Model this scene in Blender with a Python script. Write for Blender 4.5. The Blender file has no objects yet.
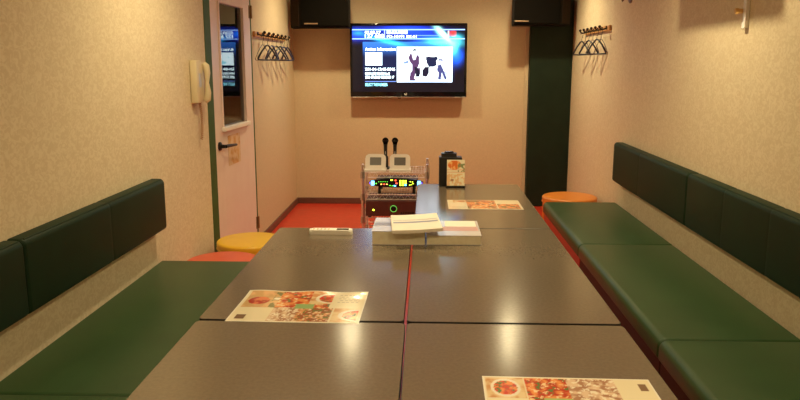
import bpy, bmesh, math, random
from mathutils import Vector, Matrix, noise
R = math.radians
SC = bpy.context.scene
C = SC.collection

# ------------------------------------------------------------------ camera
cam_d = bpy.data.cameras.new('camera'); cam = bpy.data.objects.new('camera', cam_d); C.objects.link(cam)
cam_d.sensor_width = 36.0; cam_d.lens = 36.0*730/800; cam_d.clip_start = 0.05
cam.location = (0, 0, 1.5)
cam.rotation_euler = (R(90-10.59), 0, R(2.08))
SC.camera = cam

# ------------------------------------------------------------------ world, exposure
w = bpy.data.worlds.new('world'); SC.world = w; w.use_nodes = True
w.node_tree.nodes['Background'].inputs[0].default_value = (0.02, 0.014, 0.01, 1)
w.node_tree.nodes['Background'].inputs[1].default_value = 0.3
SC.view_settings.view_transform = 'Standard'
SC.view_settings.look = 'None'
SC.view_settings.gamma = 1.0
SC.view_settings.use_curve_mapping = False
SC.view_settings.exposure = 0.0
LAMP_COL = (1.0, 0.82, 0.46)
SPOT_W = 62.0
CEIL = 2.55
LAMPS = [(-0.73, 6.80), (0.82, 6.80), (-0.73, 3.70), (0.82, 3.70), (-0.73, 0.60), (0.82, 0.60)]

# ------------------------------------------------------------------ materials
def mat(name, col, rough=0.5, metal=0.0, col2=None, scale=30.0, bump=0.0, bscale=None, detail=3.0,
        spec=0.5, emit=None, estr=0.0, coat=0.0, ramp=(0.35, 0.65), dist=0.002, rough2=None, sub=0.0):
    m = bpy.data.materials.new(name); m.use_nodes = True
    nt = m.node_tree; n = nt.nodes; b = n['Principled BSDF']
    b.inputs['Base Color'].default_value = (*col, 1)
    b.inputs['Roughness'].default_value = rough
    b.inputs['Metallic'].default_value = metal
    b.inputs['Specular IOR Level'].default_value = spec
    b.inputs['Coat Weight'].default_value = coat
    tc = n.new('ShaderNodeTexCoord')
    if col2 is not None:
        t = n.new('ShaderNodeTexNoise'); t.inputs['Scale'].default_value = scale; t.inputs['Detail'].default_value = detail
        nt.links.new(tc.outputs['Object'], t.inputs['Vector'])
        r = n.new('ShaderNodeValToRGB')
        r.color_ramp.elements[0].position = ramp[0]; r.color_ramp.elements[1].position = ramp[1]
        r.color_ramp.elements[0].color = (*col, 1); r.color_ramp.elements[1].color = (*col2, 1)
        nt.links.new(t.outputs['Fac'], r.inputs['Fac']); nt.links.new(r.outputs['Color'], b.inputs['Base Color'])
        if rough2 is not None:
            mr = n.new('ShaderNodeMapRange'); mr.inputs['To Min'].default_value = rough; mr.inputs['To Max'].default_value = rough2
            nt.links.new(t.outputs['Fac'], mr.inputs['Value']); nt.links.new(mr.outputs['Result'], b.inputs['Roughness'])
    if bump:
        t2 = n.new('ShaderNodeTexNoise'); t2.inputs['Scale'].default_value = bscale or scale; t2.inputs['Detail'].default_value = 4
        nt.links.new(tc.outputs['Object'], t2.inputs['Vector'])
        bp = n.new('ShaderNodeBump'); bp.inputs['Strength'].default_value = bump; bp.inputs['Distance'].default_value = dist
        nt.links.new(t2.outputs['Fac'], bp.inputs['Height']); nt.links.new(bp.outputs['Normal'], b.inputs['Normal'])
    if emit is not None:
        b.inputs['Emission Color'].default_value = (*emit, 1); b.inputs['Emission Strength'].default_value = estr
    return m

def wallpaper(name, a, b_, scale=46, bump=0.10):
    """embossed leaf-like wallpaper: distorted noise in two tones"""
    m = bpy.data.materials.new(name); m.use_nodes = True
    nt = m.node_tree; n = nt.nodes; b = n['Principled BSDF']
    tc = n.new('ShaderNodeTexCoord')
    mp = n.new('ShaderNodeMapping'); mp.inputs['Scale'].default_value = (1, 0.7, 0.95)
    nt.links.new(tc.outputs['Object'], mp.inputs['Vector'])
    t = n.new('ShaderNodeTexNoise'); t.inputs['Scale'].default_value = scale; t.inputs['Detail'].default_value = 2.5
    t.inputs['Distortion'].default_value = 1.6
    nt.links.new(mp.outputs['Vector'], t.inputs['Vector'])
    r = n.new('ShaderNodeValToRGB'); r.color_ramp.elements[0].position = .42; r.color_ramp.elements[1].position = .60
    r.color_ramp.elements[0].color = (*a, 1); r.color_ramp.elements[1].color = (*b_, 1)
    nt.links.new(t.outputs['Fac'], r.inputs['Fac']); nt.links.new(r.outputs['Color'], b.inputs['Base Color'])
    bp = n.new('ShaderNodeBump'); bp.inputs['Strength'].default_value = bump; bp.inputs['Distance'].default_value = 0.003
    nt.links.new(t.outputs['Fac'], bp.inputs['Height']); nt.links.new(bp.outputs['Normal'], b.inputs['Normal'])
    b.inputs['Roughness'].default_value = 0.6; b.inputs['Specular IOR Level'].default_value = 0.3
    return m

def attr_mat(name, emission=None, rough=0.2, coat=0.0):
    """printed picture or screen image, colours stored per vertex in 'print'"""
    m = bpy.data.materials.new(name); m.use_nodes = True
    nt = m.node_tree; b = nt.nodes['Principled BSDF']
    a = nt.nodes.new('ShaderNodeAttribute'); a.attribute_name = 'print'
    b.inputs['Roughness'].default_value = rough; b.inputs['Coat Weight'].default_value = coat
    if emission:
        b.inputs['Base Color'].default_value = (.01, .01, .01, 1)
        nt.links.new(a.outputs['Color'], b.inputs['Emission Color']); b.inputs['Emission Strength'].default_value = emission
    else:
        nt.links.new(a.outputs['Color'], b.inputs['Base Color'])
    return m

M = {}
M['wall'] = wallpaper('embossed_wallpaper', (.665, .555, .375), (.745, .645, .465))
M['wall_far'] = wallpaper('smooth_wallpaper', (.60, .485, .32), (.64, .52, .345), 60, .06)
M['ceiling'] = mat('ceiling_board', (.70, .66, .60), .8, col2=(.74, .70, .64), scale=20, bump=.2)
M['floor'] = mat('red_vinyl_floor', (.54, .036, .017), .32, col2=(.60, .045, .022), scale=14, bump=.05)
M['base'] = mat('brown_baseboard', (.13, .055, .04), .45, col2=(.16, .07, .05), scale=20)
M['door'] = mat('cream_painted_door', (.80, .66, .60), .42, col2=(.82, .69, .63), scale=9)
M['green_paint'] = mat('green_frame_paint', (.045, .095, .022), .6, col2=(.055, .11, .028), scale=12, spec=.25)
M['dark_green'] = mat('dark_green_panel', (.008, .020, .011), .5, col2=(.011, .025, .014), scale=8, spec=.25)
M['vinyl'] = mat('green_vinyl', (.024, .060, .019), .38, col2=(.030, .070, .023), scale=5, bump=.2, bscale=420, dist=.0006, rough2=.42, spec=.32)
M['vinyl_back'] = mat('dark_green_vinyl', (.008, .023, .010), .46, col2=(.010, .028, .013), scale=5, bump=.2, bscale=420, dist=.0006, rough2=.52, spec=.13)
M['vinyl_brown'] = mat('dark_brown_red_vinyl', (.034, .014, .008), .5, col2=(.040, .017, .010), scale=8, spec=.15)
M['vinyl_red'] = mat('dark_red_vinyl', (.30, .020, .012), .34, col2=(.34, .026, .016), scale=8)
M['laminate'] = mat('taupe_laminate', (.148, .115, .082), .16, col2=(.168, .131, .094), scale=90, bump=.04, bscale=160, detail=5, dist=.0005, rough2=.20, spec=.6)
M['edge'] = mat('black_edging', (.012, .010, .009), .4)
M['black_metal'] = mat('black_metal', (.02, .018, .016), .4, .6)
M['black_plastic'] = mat('black_plastic', (.012, .011, .011), .35)
M['black_gloss'] = mat('black_gloss_plastic', (.006, .006, .008), .12)
M['speaker'] = mat('black_vinyl_wrap', (.008, .005, .004), .6, col2=(.010, .007, .005), scale=60, spec=.12)
M['grille'] = mat('black_grille_cloth', (.005, .004, .003), .9, bump=.3, bscale=500, spec=.05)
M['speaker_side'] = mat('brown_speaker_side', (.020, .011, .006), .6, col2=(.026, .014, .008), scale=40, spec=.1)
M['badge'] = mat('bronze_badge', (.55, .38, .25), .35, .8)
M['chrome'] = mat('chrome_wire', (.88, .84, .82), .32, 1.0)
M['steel'] = mat('brushed_steel', (.62, .60, .58), .3, 1.0)
M['amp'] = mat('dark_red_amplifier_metal', (.085, .022, .018), .4, col2=(.10, .028, .022), scale=20)
M['white_plastic'] = mat('cream_white_plastic', (.90, .88, .82), .35)
M['ivory'] = mat('ivory_plastic', (.68, .58, .38), .4)
M['screen_grey'] = mat('grey_lcd', (.16, .16, .15), .2)
M['yellow'] = mat('yellow_vinyl', (.74, .44, .025), .35, col2=(.78, .48, .03), scale=8, bump=.2, bscale=300, dist=.0005)
M['orange'] = mat('orange_vinyl', (.68, .22, .03), .35, col2=(.72, .25, .035), scale=8, bump=.2, bscale=300, dist=.0005)
M['red'] = mat('red_vinyl', (.60, .085, .04), .38, col2=(.64, .10, .045), scale=8, bump=.2, bscale=300, dist=.0005)
M['wood'] = mat('pine_board', (.50, .24, .07), .45, col2=(.60, .31, .10), scale=18)
M['hook'] = mat('black_hook_metal', (.03, .022, .02), .35, .7)
M['hanger_black'] = mat('black_hanger_plastic', (.018, .018, .026), .28)
M['hanger_blue'] = mat('navy_hanger_plastic', (.030, .035, .085), .28)
M['hanger_grey'] = mat('grey_hanger_wire', (.10, .09, .09), .3, .7)
M['paper'] = mat('white_paper', (.80, .75, .66), .6, col2=(.84, .79, .70), scale=12)
M['pages'] = mat('book_page_edges', (.76, .69, .50), .75, col2=(.84, .78, .60), scale=40, detail=6)
M['cover_lilac'] = mat('pale_lilac_cover', (.55, .52, .56), .25, col2=(.63, .60, .64), scale=6)
M['stripe_blue'] = mat('grey_blue_print', (.26, .26, .36), .4)
M['stripe_pink'] = mat('pale_red_print', (.58, .34, .32), .4)
M['brass'] = mat('brass', (.75, .50, .20), .3, 1.0)
M['bronze'] = mat('dark_bronze', (.16, .08, .06), .35, .8)
M['hinge'] = mat('dull_brass_hinge', (.30, .20, .10), .5, .6)
M['notice'] = mat('yellowed_notice_print', (.62, .34, .10), .5, col2=(.74, .56, .36), scale=16, ramp=(.4, .55))
M['corridor'] = mat('corridor_paint', (.26, .27, .31), .7, col2=(.30, .31, .35), scale=3)
M['cable'] = mat('brown_cord', (.42, .22, .10), .5)
M['print'] = attr_mat('printed_sheet', rough=.16, coat=.6)
M['screen'] = attr_mat('television_picture', emission=3.2, rough=.1)
def emi(name, c, s): return mat(name, (.01, .01, .01), .4, emit=c, estr=s)
M['txt_white'] = emi('screen_text_white', (.75, .95, 1.0), 4.5)
M['txt_cyan'] = emi('screen_text_cyan', (.30, .85, 1.0), 3.5)
M['led_green'] = emi('green_led', (.15, 1.0, .05), 4.0)
M['ring_green'] = emi('ring_light_green', (.25, .9, .12), 1.2)
M['led_yellow'] = emi('yellow_led', (.75, 1.0, .05), 4.0)
M['led_red'] = emi('red_led', (1.0, .08, .04), 4.0)
M['led_orange'] = emi('orange_led', (1.0, .40, .08), 4.0)
M['led_blue'] = emi('blue_led', (.10, .50, 1.0), 7.0)
M['led_violet'] = emi('violet_led', (.22, .12, 1.0), 3.0)
M['lamp'] = emi('lamp_glow', LAMP_COL, 230.0)
# window pane: tinted, partly reflecting
g = bpy.data.materials.new('door_glass'); g.use_nodes = True; nt = g.node_tree
for x in list(nt.nodes): nt.nodes.remove(x)
o_ = nt.nodes.new('ShaderNodeOutputMaterial'); mx = nt.nodes.new('ShaderNodeMixShader'); fr = nt.nodes.new('ShaderNodeFresnel')
fr.inputs['IOR'].default_value = 1.7
gl = nt.nodes.new('ShaderNodeBsdfGlossy'); gl.inputs['Roughness'].default_value = 0.02
tr = nt.nodes.new('ShaderNodeBsdfTransparent'); tr.inputs[0].default_value = (.75, .78, .80, 1)
nt.links.new(fr.outputs[0], mx.inputs[0]); nt.links.new(tr.outputs[0], mx.inputs[1]); nt.links.new(gl.outputs[0], mx.inputs[2])
nt.links.new(mx.outputs[0], o_.inputs[0]); M['glass'] = g

# ------------------------------------------------------------------ mesh helpers
def add_box(bm, x0, x1, y0, y1, z0, z1, bev=0.0, seg=2):
    r = bmesh.ops.create_cube(bm, size=1.0)
    vs = r['verts']
    for v in vs:
        v.co = Vector(((x0+x1)/2+v.co.x*(x1-x0), (y0+y1)/2+v.co.y*(y1-y0), (z0+z1)/2+v.co.z*(z1-z0)))
    if bev:
        es = list({e for v in vs for e in v.link_edges})
        bmesh.ops.bevel(bm, geom=es, offset=bev, segments=seg, profile=0.5, affect='EDGES')
def box(*a, **k):
    bm = bmesh.new(); add_box(bm, *a, **k); return bm
def add_tube(bm, pts, r, n=8, caps=True, closed=False):
    pts = [Vector(p) for p in pts]; N = len(pts); rings = []
    up = Vector((0, 0, 1)); prev = None
    for i, p in enumerate(pts):
        if closed: d = pts[(i+1) % N]-pts[i-1]
        else: d = pts[min(i+1, N-1)]-pts[max(i-1, 0)]
        d.normalize()
        if prev is None:
            a = d.cross(up) if abs(d.dot(up)) < .95 else d.cross(Vector((1, 0, 0)))
        else: a = prev-d*prev.dot(d)
        a.normalize(); prev = a; b = d.cross(a)
        rr = r[i] if isinstance(r, (list, tuple)) else r
        rings.append([bm.verts.new(p+(a*math.cos(2*math.pi*k/n)+b*math.sin(2*math.pi*k/n))*rr) for k in range(n)])
    for i in range(N if closed else N-1):
        A, B = rings[i], rings[(i+1) % N]
        for k in range(n): bm.faces.new((A[k], A[(k+1) % n], B[(k+1) % n], B[k]))
    if caps and not closed:
        bm.faces.new(rings[0][::-1]); bm.faces.new(rings[-1])
def tube(*a, **k):
    bm = bmesh.new(); add_tube(bm, *a, **k); return bm
def add_lathe(bm, prof, cx=0, cy=0, cz=0, n=40, mtx=None):
    rings = []
    for r, z in prof:
        if r < 1e-6:
            rings.append([bm.verts.new((0, 0, z))])
        else: rings.append([bm.verts.new((r*math.cos(2*math.pi*k/n), r*math.sin(2*math.pi*k/n), z)) for k in range(n)])
    for A, B in zip(rings, rings[1:]):
        for k in range(n):
            k2 = (k+1) % n
            if len(A) == 1 and len(B) == 1: continue
            if len(A) == 1: bm.faces.new((A[0], B[k], B[k2]))
            elif len(B) == 1: bm.faces.new((A[k], A[k2], B[0]))
            else: bm.faces.new((A[k], A[k2], B[k2], B[k]))
    T = Matrix.Translation((cx, cy, cz))
    if mtx is not None: T = T @ mtx
    for ring in rings:
        for v in ring: v.co = T @ v.co
def lathe(*a, **k):
    bm = bmesh.new(); add_lathe(bm, *a, **k); return bm
def add_prism(bm, poly, z0, z1):
    lo = [bm.verts.new((x, y, z0)) for x, y in poly]; hi = [bm.verts.new((x, y, z1)) for x, y in poly]
    n = len(poly); bm.faces.new(lo[::-1]); bm.faces.new(hi)
    for k in range(n): bm.faces.new((lo[k], lo[(k+1) % n], hi[(k+1) % n], hi[k]))
def prism(*a):
    bm = bmesh.new(); add_prism(bm, *a); return bm
def rrect(x0, x1, y0, y1, r, n=6):
    out = []
    for cx, cy, a0 in ((x1-r, y1-r, 0), (x0+r, y1-r, 90), (x0+r, y0+r, 180), (x1-r, y0+r, 270)):
        for k in range(n+1):
            a = R(a0+90*k/n); out.append((cx+r*math.cos(a), cy+r*math.sin(a)))
    return out

def obj(name, bm, m, parent=None, smooth=None, local=False):
    root = parent
    while root is not None and root.parent is not None: root = root.parent
    if root is not None and not local: bmesh.ops.translate(bm, verts=bm.verts, vec=-Vector(root.location))
    bmesh.ops.recalc_face_normals(bm, faces=bm.faces)
    me = bpy.data.meshes.new(name); bm.to_mesh(me); bm.free()
    if smooth is not None:
        me.polygons.foreach_set('use_smooth', [True]*len(me.polygons))
        me.set_sharp_from_angle(angle=R(smooth))
    for mm in (m if isinstance(m, (list, tuple)) else [m]): me.materials.append(mm)
    o = bpy.data.objects.new(name, me); C.objects.link(o)
    if parent is not None: o.parent = parent
    return o
def thing(name, label, cat, loc=(0, 0, 0), rz=0, group=None):
    o = bpy.data.objects.new(name, None); C.objects.link(o); o.empty_display_size = .05
    o.location = loc; o.rotation_euler = (0, 0, rz); o['label'] = label; o['category'] = cat
    if group: o['group'] = group
    return o
def tag(o, label, cat, group=None):
    o['label'] = label; o['category'] = cat
    if group: o['group'] = group
    return o
def struct(name, bm, m, parent=None, smooth=None):
    o = obj(name, bm, m, parent, smooth)
    if parent is None: o['kind'] = 'structure'
    return o
def copy_tree(o, parent=None):
    c = o.copy(); C.objects.link(c)
    if parent is not None: c.parent = parent
    for ch in [x for x in kids.get(o.name, [])]: copy_tree(ch, c)
    return c
kids = {}
def index_kids():
    kids.clear()
    for o in bpy.data.objects:
        if o.parent: kids.setdefault(o.parent.name, []).append(o)

# ------------------------------------------------------------------ room shell
XR, XL, XF, YB, YF = 1.495, -1.460, -1.405, 7.79, -1.6
JY0, JY1 = 4.855, 5.93       # opening with the door
struct('floor', box(XL-1.3, XR+.1, YF-.1, YB+.1, -.1, 0), M['floor'])
struct('ceiling', box(XL-1.3, XR+.1, YF-.1, YB+.1, CEIL, CEIL+.1), M['ceiling'])
struct('wall_back', box(XF-.1, XR+.1, YB, YB+.1, 0, CEIL), M['wall_far'])
struct('wall_right', box(XR, XR+.1, YF-.1, YB, 0, CEIL), M['wall'])
struct('wall_left', box(XL-.1, XL, YF-.1, JY0, 0, CEIL), M['wall'])
struct('wall_left_far', box(XF-.1, XF, JY1, YB, 0, CEIL), M['wall_far'])
struct('wall_front', box(XL-1.3, XR, YF-.1, YF, 0, CEIL), M['wall'])
hd = bmesh.new(); add_prism(hd, [(XL, JY0), (XL-.1, JY0), (XF-.1, JY1), (XF, JY1)], 2.03, CEIL)
struct('wall_left_header', hd, M['wall'])
bb = bmesh.new(); add_box(bb, XF, XF+.012, JY1+.02, YB, 0, .065, bev=.003); struct('baseboard_left', bb, M['base'])
struct('baseboard_back', box(XF+.012, .98, YB-.012, YB, 0, .065, bev=.003), M['base'])
struct('baseboard_right', box(XR-.012, XR, YF, 7.6, 0, .065, bev=.003), M['base'])
# dim corridor behind the door's window
struct('wall_corridor', box(XL-1.3, XL-1.2, 3.2, YB, 0, CEIL), M['corridor'])
struct('wall_corridor_end', box(XL-1.2, XF-.1, YB-.1, YB, 0, CEIL), M['corridor'])
struct('wall_corridor_near', box(XL-1.2, XL-.1, 3.2, 3.3, 0, CEIL), M['corridor'])
# dark green corner panel under the right loudspeaker
tp = bmesh.new(); add_box(tp, 1.060, XR-.002, 7.70, YB-.001, 0, CEIL-.002, bev=.006)
struct('trim_1', tp, M['dark_green'])
struct('trim_2', box(1.015, 1.058, 7.765, YB-.001, 0, CEIL-.002, bev=.003), M['wall_far'])

# ------------------------------------------------------------------ door (opens outwards on a slant)
dn = Vector((-1.451, 4.975)); df = Vector((-1.405, 5.90)); du = (df-dn).normalized(); W = (df-dn).length
ang = math.atan2(du.y, du.x)
droot = bpy.data.objects.new('door_1', None); C.objects.link(droot); droot.location = (dn.x, dn.y, 0); droot.rotation_euler = (0, 0, ang)
droot['kind'] = 'structure'
# local: x along the door from latch side to hinge side, +y = away from room (left), so the room face is y=0 side negative
gx0, gx1, gz0, gz1 = .168, .728, 1.055, 1.915
def dbox(bm, x0, x1, z0, z1, y0=0.0, y1=.036, bev=.002): add_box(bm, x0, x1, y0, y1, z0, z1, bev=bev)
b = bmesh.new()
dbox(b, 0, gx0, .01, 2.0); dbox(b, gx1, W, .01, 2.0); dbox(b, gx0, gx1, .01, gz0); dbox(b, gx0, gx1, gz1, 2.0)
slab = obj('door_panel', b, M['door'], droot, local=True)
b = bmesh.new()
for x0, x1, z0, z1 in ((gx0-.02, gx0+.004, gz0-.02, gz1+.02), (gx1-.004, gx1+.02, gz0-.02, gz1+.02), (gx0, gx1, gz1, gz1+.02)):
    dbox(b, x0, x1, z0, z1, -.008, .0)
obj('window_bead', b, M['door'], droot, local=True)
b = bmesh.new(); dbox(b, gx0-.03, gx1+.03, gz0-.03, gz0+.002, -.028, .0, .004); obj('window_ledge', b, M['white_plastic'], droot, local=True)
b = bmesh.new(); dbox(b, gx0, gx1, gz0, gz1, .014, .020, 0); obj('window_pane', b, M['glass'], droot, local=True)
b = bmesh.new()
for z in (1.27, 1.62): add_box(b, gx0, gx1, .024, .030, z, z+.012)
obj('glazing_bar', b, M['black_metal'], droot, local=True)
for z in (.20, 1.90):
    b = bmesh.new(); add_tube(b, [(W+.006, -.010, z-.05), (W+.006, -.010, z+.05)], .009, 10)
    add_box(b, W-.03, W+.006, -.003, .001, z-.05, z+.05)
    obj('hinge', b, M['hinge'], droot, 40, local=True)
b = bmesh.new()
add_lathe(b, [(0, 0), (.030, 0), (.030, .010), (.026, .014), (.014, .016), (.012, .045), (0, .045)], .065, 0, .93, 24, Matrix.Rotation(R(90), 4, 'X'))
add_tube(b, [(.065, -.045, .93), (.10, -.052, .93), (.24, -.052, .922), (.30, -.048, .918)], [.013, .012, .010, .009], 10)
obj('door_handle', b, M['black_metal'], droot, 40, local=True)
b = bmesh.new(); add_box(b, .255, .54, -.0022, -.0002, .765, .985); obj('paper_notice', b, M['notice'], droot, local=True)
# green frame on the latch side and slim frame on the hinge side
fr_ = bmesh.new()
add_prism(fr_, [(XL-.1, JY0), (XL+.004, JY0-.004), (dn.x-.001, dn.y-.004), (dn.x-.10, dn.y)], 0, 2.03)
struct('trim_3', fr_, M['green_paint'])
struct('trim_4', prism([(XF-.10, 5.908), (XF-.004, 5.908), (XF+.002, JY1+.0), (XF-.10, JY1+.0)], 0, 2.03), M['green_paint'])
struct('trim_5', prism([(dn.x-.08, dn.y), (dn.x+.004, dn.y), (df.x+.004, df.y+.01), (df.x-.08, df.y+.01)], 2.003, 2.03), M['green_paint'])

# ------------------------------------------------------------------ lamps
def downlight(x, y, label):
    t = thing('ceiling_downlight', label, 'ceiling light', (x, y, CEIL), 0, 'round ceiling downlights')
    obj('trim_ring', lathe([(.060, -.002), (.085, 0), (.085, -.008), (.062, -.012), (.060, -.002)], x, y, CEIL, 40), M['white_plastic'], t, 40)
    obj('lamp_glass', lathe([(0, -.004), (.048, -.004), (.060, -.003)], x, y, CEIL, 40), M['lamp'], t)
    l = bpy.data.lights.new('spot', 'SPOT'); l.energy = SPOT_W; l.color = LAMP_COL; l.spot_size = R(142); l.spot_blend = .75; l.shadow_soft_size = .035
    lo = bpy.data.objects.new('bulb', l); C.objects.link(lo); lo.parent = t; lo.location = (0, 0, -.02)
    return t
names = ['above the television on the left', 'above the television on the right', 'over the left table row at mid room', 'over the right table row at mid room',
         'over the near end of the left tables', 'over the near end of the right tables']
for (x, y), s in zip(LAMPS, names): downlight(x, y, 'round warm ceiling downlight '+s)
cl = bpy.data.lights.new('corridor_fill', 'POINT'); cl.energy = 2.2; cl.color = (.9, .95, 1); cl.shadow_soft_size = .1  # added fill light, no fitting: lifts the otherwise unlit corridor behind the pane
clo = bpy.data.objects.new('corridor_fill', cl); C.objects.link(clo); clo.location = (-2.2, 6.4, 2.3)

# ------------------------------------------------------------------ tables
def table(x0, x1, y0, y1, label):
    t = thing('table', label, 'table', ((x0+x1)/2, (y0+y1)/2, 0), 0, 'grey topped tables pushed together')
    zt = .7
    b = bmesh.new(); add_prism(b, rrect(x0+.0015, x1-.0015, y0+.0015, y1-.0015, .016), zt-.028, zt)
    obj('table_top', b, M['laminate'], t)
    b = bmesh.new()
    po = rrect(x0, x1, y0, y1, .017); pi = rrect(x0+.0015, x1-.0015, y0+.0015, y1-.0015, .016); n = len(po)
    L = [[b.verts.new((x, y, z)) for x, y in P] for P, z in ((pi, zt-.030), (po, zt-.029), (po, zt-.0015), (pi, zt-.0002))]
    for A, B in zip(L, L[1:]):
        for k in range(n): b.faces.new((A[k], A[(k+1) % n], B[(k+1) % n], B[k]))
    obj('edge_band', b, M['edge'], t, 40)
    b = bmesh.new()
    for a in ((x0+.06, x1-.06, y0+.05, y0+.07), (x0+.06, x1-.06, y1-.07, y1-.05), (x0+.06, x0+.08, y0+.05, y1-.05), (x1-.08, x1-.06, y0+.05, y1-.05)):
        add_box(b, *a, zt-.075, zt-.029)
    obj('apron', b, M['black_metal'], t)
    for sx in (x0+.075, x1-.075):
        for sy in (y0+.065, y1-.065):
            b = tube([(sx, sy, .02), (sx, sy, zt-.03)], .018, 14); add_lathe(b, [(0, 0), (.024, 0), (.024, .02), (0, .02)], sx, sy, 0, 14)
            obj('leg', b, M['black_metal'], t, 40)
    return t
TY = [(4.875, 3.531), (3.521, 2.193), (2.179, .855)]
table(-.724, -.068, TY[1][1], TY[1][0]-.008, 'grey table in the left row holding the food menu and the white remote')
table(-.724, -.0625, TY[2][1], TY[2][0], 'nearest grey table of the left row with a lamp glare on its bare top')
table(-.058, .614, TY[0][1], TY[0][0], 'farthest grey table carrying the black box and small upright card')
table(-.058, .614, TY[1][1], TY[1][0], 'grey table in the right row just in front of the thick booklets, otherwise bare')
table(-.058, .614, TY[2][1], TY[2][0], 'nearest grey table of the right row with a food menu on it')

# ------------------------------------------------------------------ benches and back cushions
def padded(prof, y0, y1, seams=(), puff=.012, endr=.02, seamd=.005):
    """cushion: closed (x,z) profile swept along y, pinched at its ends and at its seams"""
    cx = sum(p[0] for p in prof)/len(prof); cz = sum(p[1] for p in prof)/len(prof)
    hx = (max(p[0] for p in prof)-min(p[0] for p in prof))/2; hz = (max(p[1] for p in prof)-min(p[1] for p in prof))/2
    st = []
    for k in range(6):
        a = R(90*k/5); st.append((y0+endr*(1-math.sin(a)) if False else y0+endr*(1-math.cos(a)), endr*(1-math.sin(a))))
    for s in sorted(seams):
        for d, q in ((-.022, 0), (-.010, seamd*.35), (-.003, seamd*.8), (0, seamd), (.003, seamd*.8), (.010, seamd*.35), (.022, 0)): st.append((s+d, q))
    st.sort()
    for k in range(6):
        a = R(90*k/5); st.append((y1-endr*(1-math.sin(R(90)-a)) if False else y1-endr*(1-math.sin(a)) if False else y1-endr+endr*math.sin(a), endr*(1-math.cos(a))))
    b = bmesh.new(); rings = []
    for y, q in st:
        sx = 1-q/hx; sz = 1-q/hz
        rings.append([b.verts.new((cx+(x-cx)*sx, y, cz+(z-cz)*sz)) for x, z in prof])
    n = len(prof)
    for A, B in zip(rings, rings[1:]):
        for k in range(n): b.faces.new((A[k], A[(k+1) % n], B[(k+1) % n], B[k]))
    b.faces.new(rings[0]); b.faces.new(rings[-1][::-1])
    return b
def prof_rr(x0, x1, z0, z1, rs, n=6):
    """rounded rectangle in x,z with per-corner radius: (x1z1, x0z1, x0z0, x1z0)"""
    out = []
    for (cx, cz, sx, sz, a0), r in zip(((x1, z1, -1, -1, 0), (x0, z1, 1, -1, 90), (x0, z0, 1, 1, 180), (x1, z0, -1, 1, 270)), rs):
        for k in range(n+1):
            a = R(a0+90*k/n); out.append((cx+sx*r+r*math.cos(a), cz+sz*r+r*math.sin(a)))
    return out
def bench(side, y0, y1, label):
    s = 1 if side == 'r' else -1
    wx = XR if s > 0 else -XL
    bk = 'vinyl_red' if y1 > 5 else 'vinyl_brown'
    xf, xb = .922, wx-.006
    t = thing('bench', label, 'bench', (s*(xf+xb)/2, (y0+y1)/2, 0), 0, 'green bench seats along the walls')
    zt = .428 if s > 0 else .435
    rs = (.012, .035, .012, .008)
    p = prof_rr(xf, xb, zt-.085, zt, rs)
    if s < 0: p = [(-x, z) for x, z in p]
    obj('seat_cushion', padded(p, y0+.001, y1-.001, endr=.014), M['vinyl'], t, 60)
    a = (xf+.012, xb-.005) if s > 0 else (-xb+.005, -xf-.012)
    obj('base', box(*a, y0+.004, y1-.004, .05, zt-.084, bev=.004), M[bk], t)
    a = (xf+.05, xb-.02) if s > 0 else (-xb+.02, -xf-.05)
    obj('plinth', box(*a, y0+.02, y1-.02, 0, .052), M['edge'], t)
bench('r', 4.325, 5.70, 'farthest green bench seat of the right wall, beside the orange stool')
bench('r', 2.772, 4.325, 'middle green bench seat on the right wall between two seams')
bench('r', 1.22, 2.772, 'nearest green bench seat on the right wall, cut by the photo edge')
bench('l', 2.193, 3.845, 'long green bench seat on the left wall ending at the red and yellow stools')
bench('l', .54, 2.193, 'nearest green bench seat on the left wall, just a strip at the photo bottom')
def backrest(side, y0, y1, seams, label):
    s = 1 if side == 'r' else -1
    wx = (XR if s > 0 else -XL)-.002
    z0, z1 = (.612, .912) if s > 0 else (.625, .900)
    t = thing('backrest_cushion', label, 'backrest', (s*(wx-.045), (y0+y1)/2, z0), 0, 'dark green back cushions on the walls')
    p = prof_rr(wx-.068, wx, z0, z1, (.006, .026, .022, .006))
    if s < 0: p = [(-x, z) for x, z in p]
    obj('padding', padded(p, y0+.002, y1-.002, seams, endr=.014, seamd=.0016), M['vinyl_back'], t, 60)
    # piping along the top edge
    e = .019
    xx = s*(wx-.054)
    pts = [(xx, y0+.02+(y1-y0-.04)*k/20, z1-.004) for k in range(21)]
    obj('piping', tube(pts, .004, 8), M['vinyl_back'], t, 60)
backrest('r', 4.00, 5.60, (4.92,), 'dark green wall back cushion at the far end of the right wall')
backrest('r', 2.1, 4.00, (3.50, 3.02, 2.54), 'dark green wall back cushion with stitched panels, nearest on the right wall')
backrest('l', 2.41, 3.79, (3.11,), 'dark green wall back cushion at the far end of the left wall')
backrest('l', .85, 2.41, (1.62,), 'dark green wall back cushion at the left edge of the photo')

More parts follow.
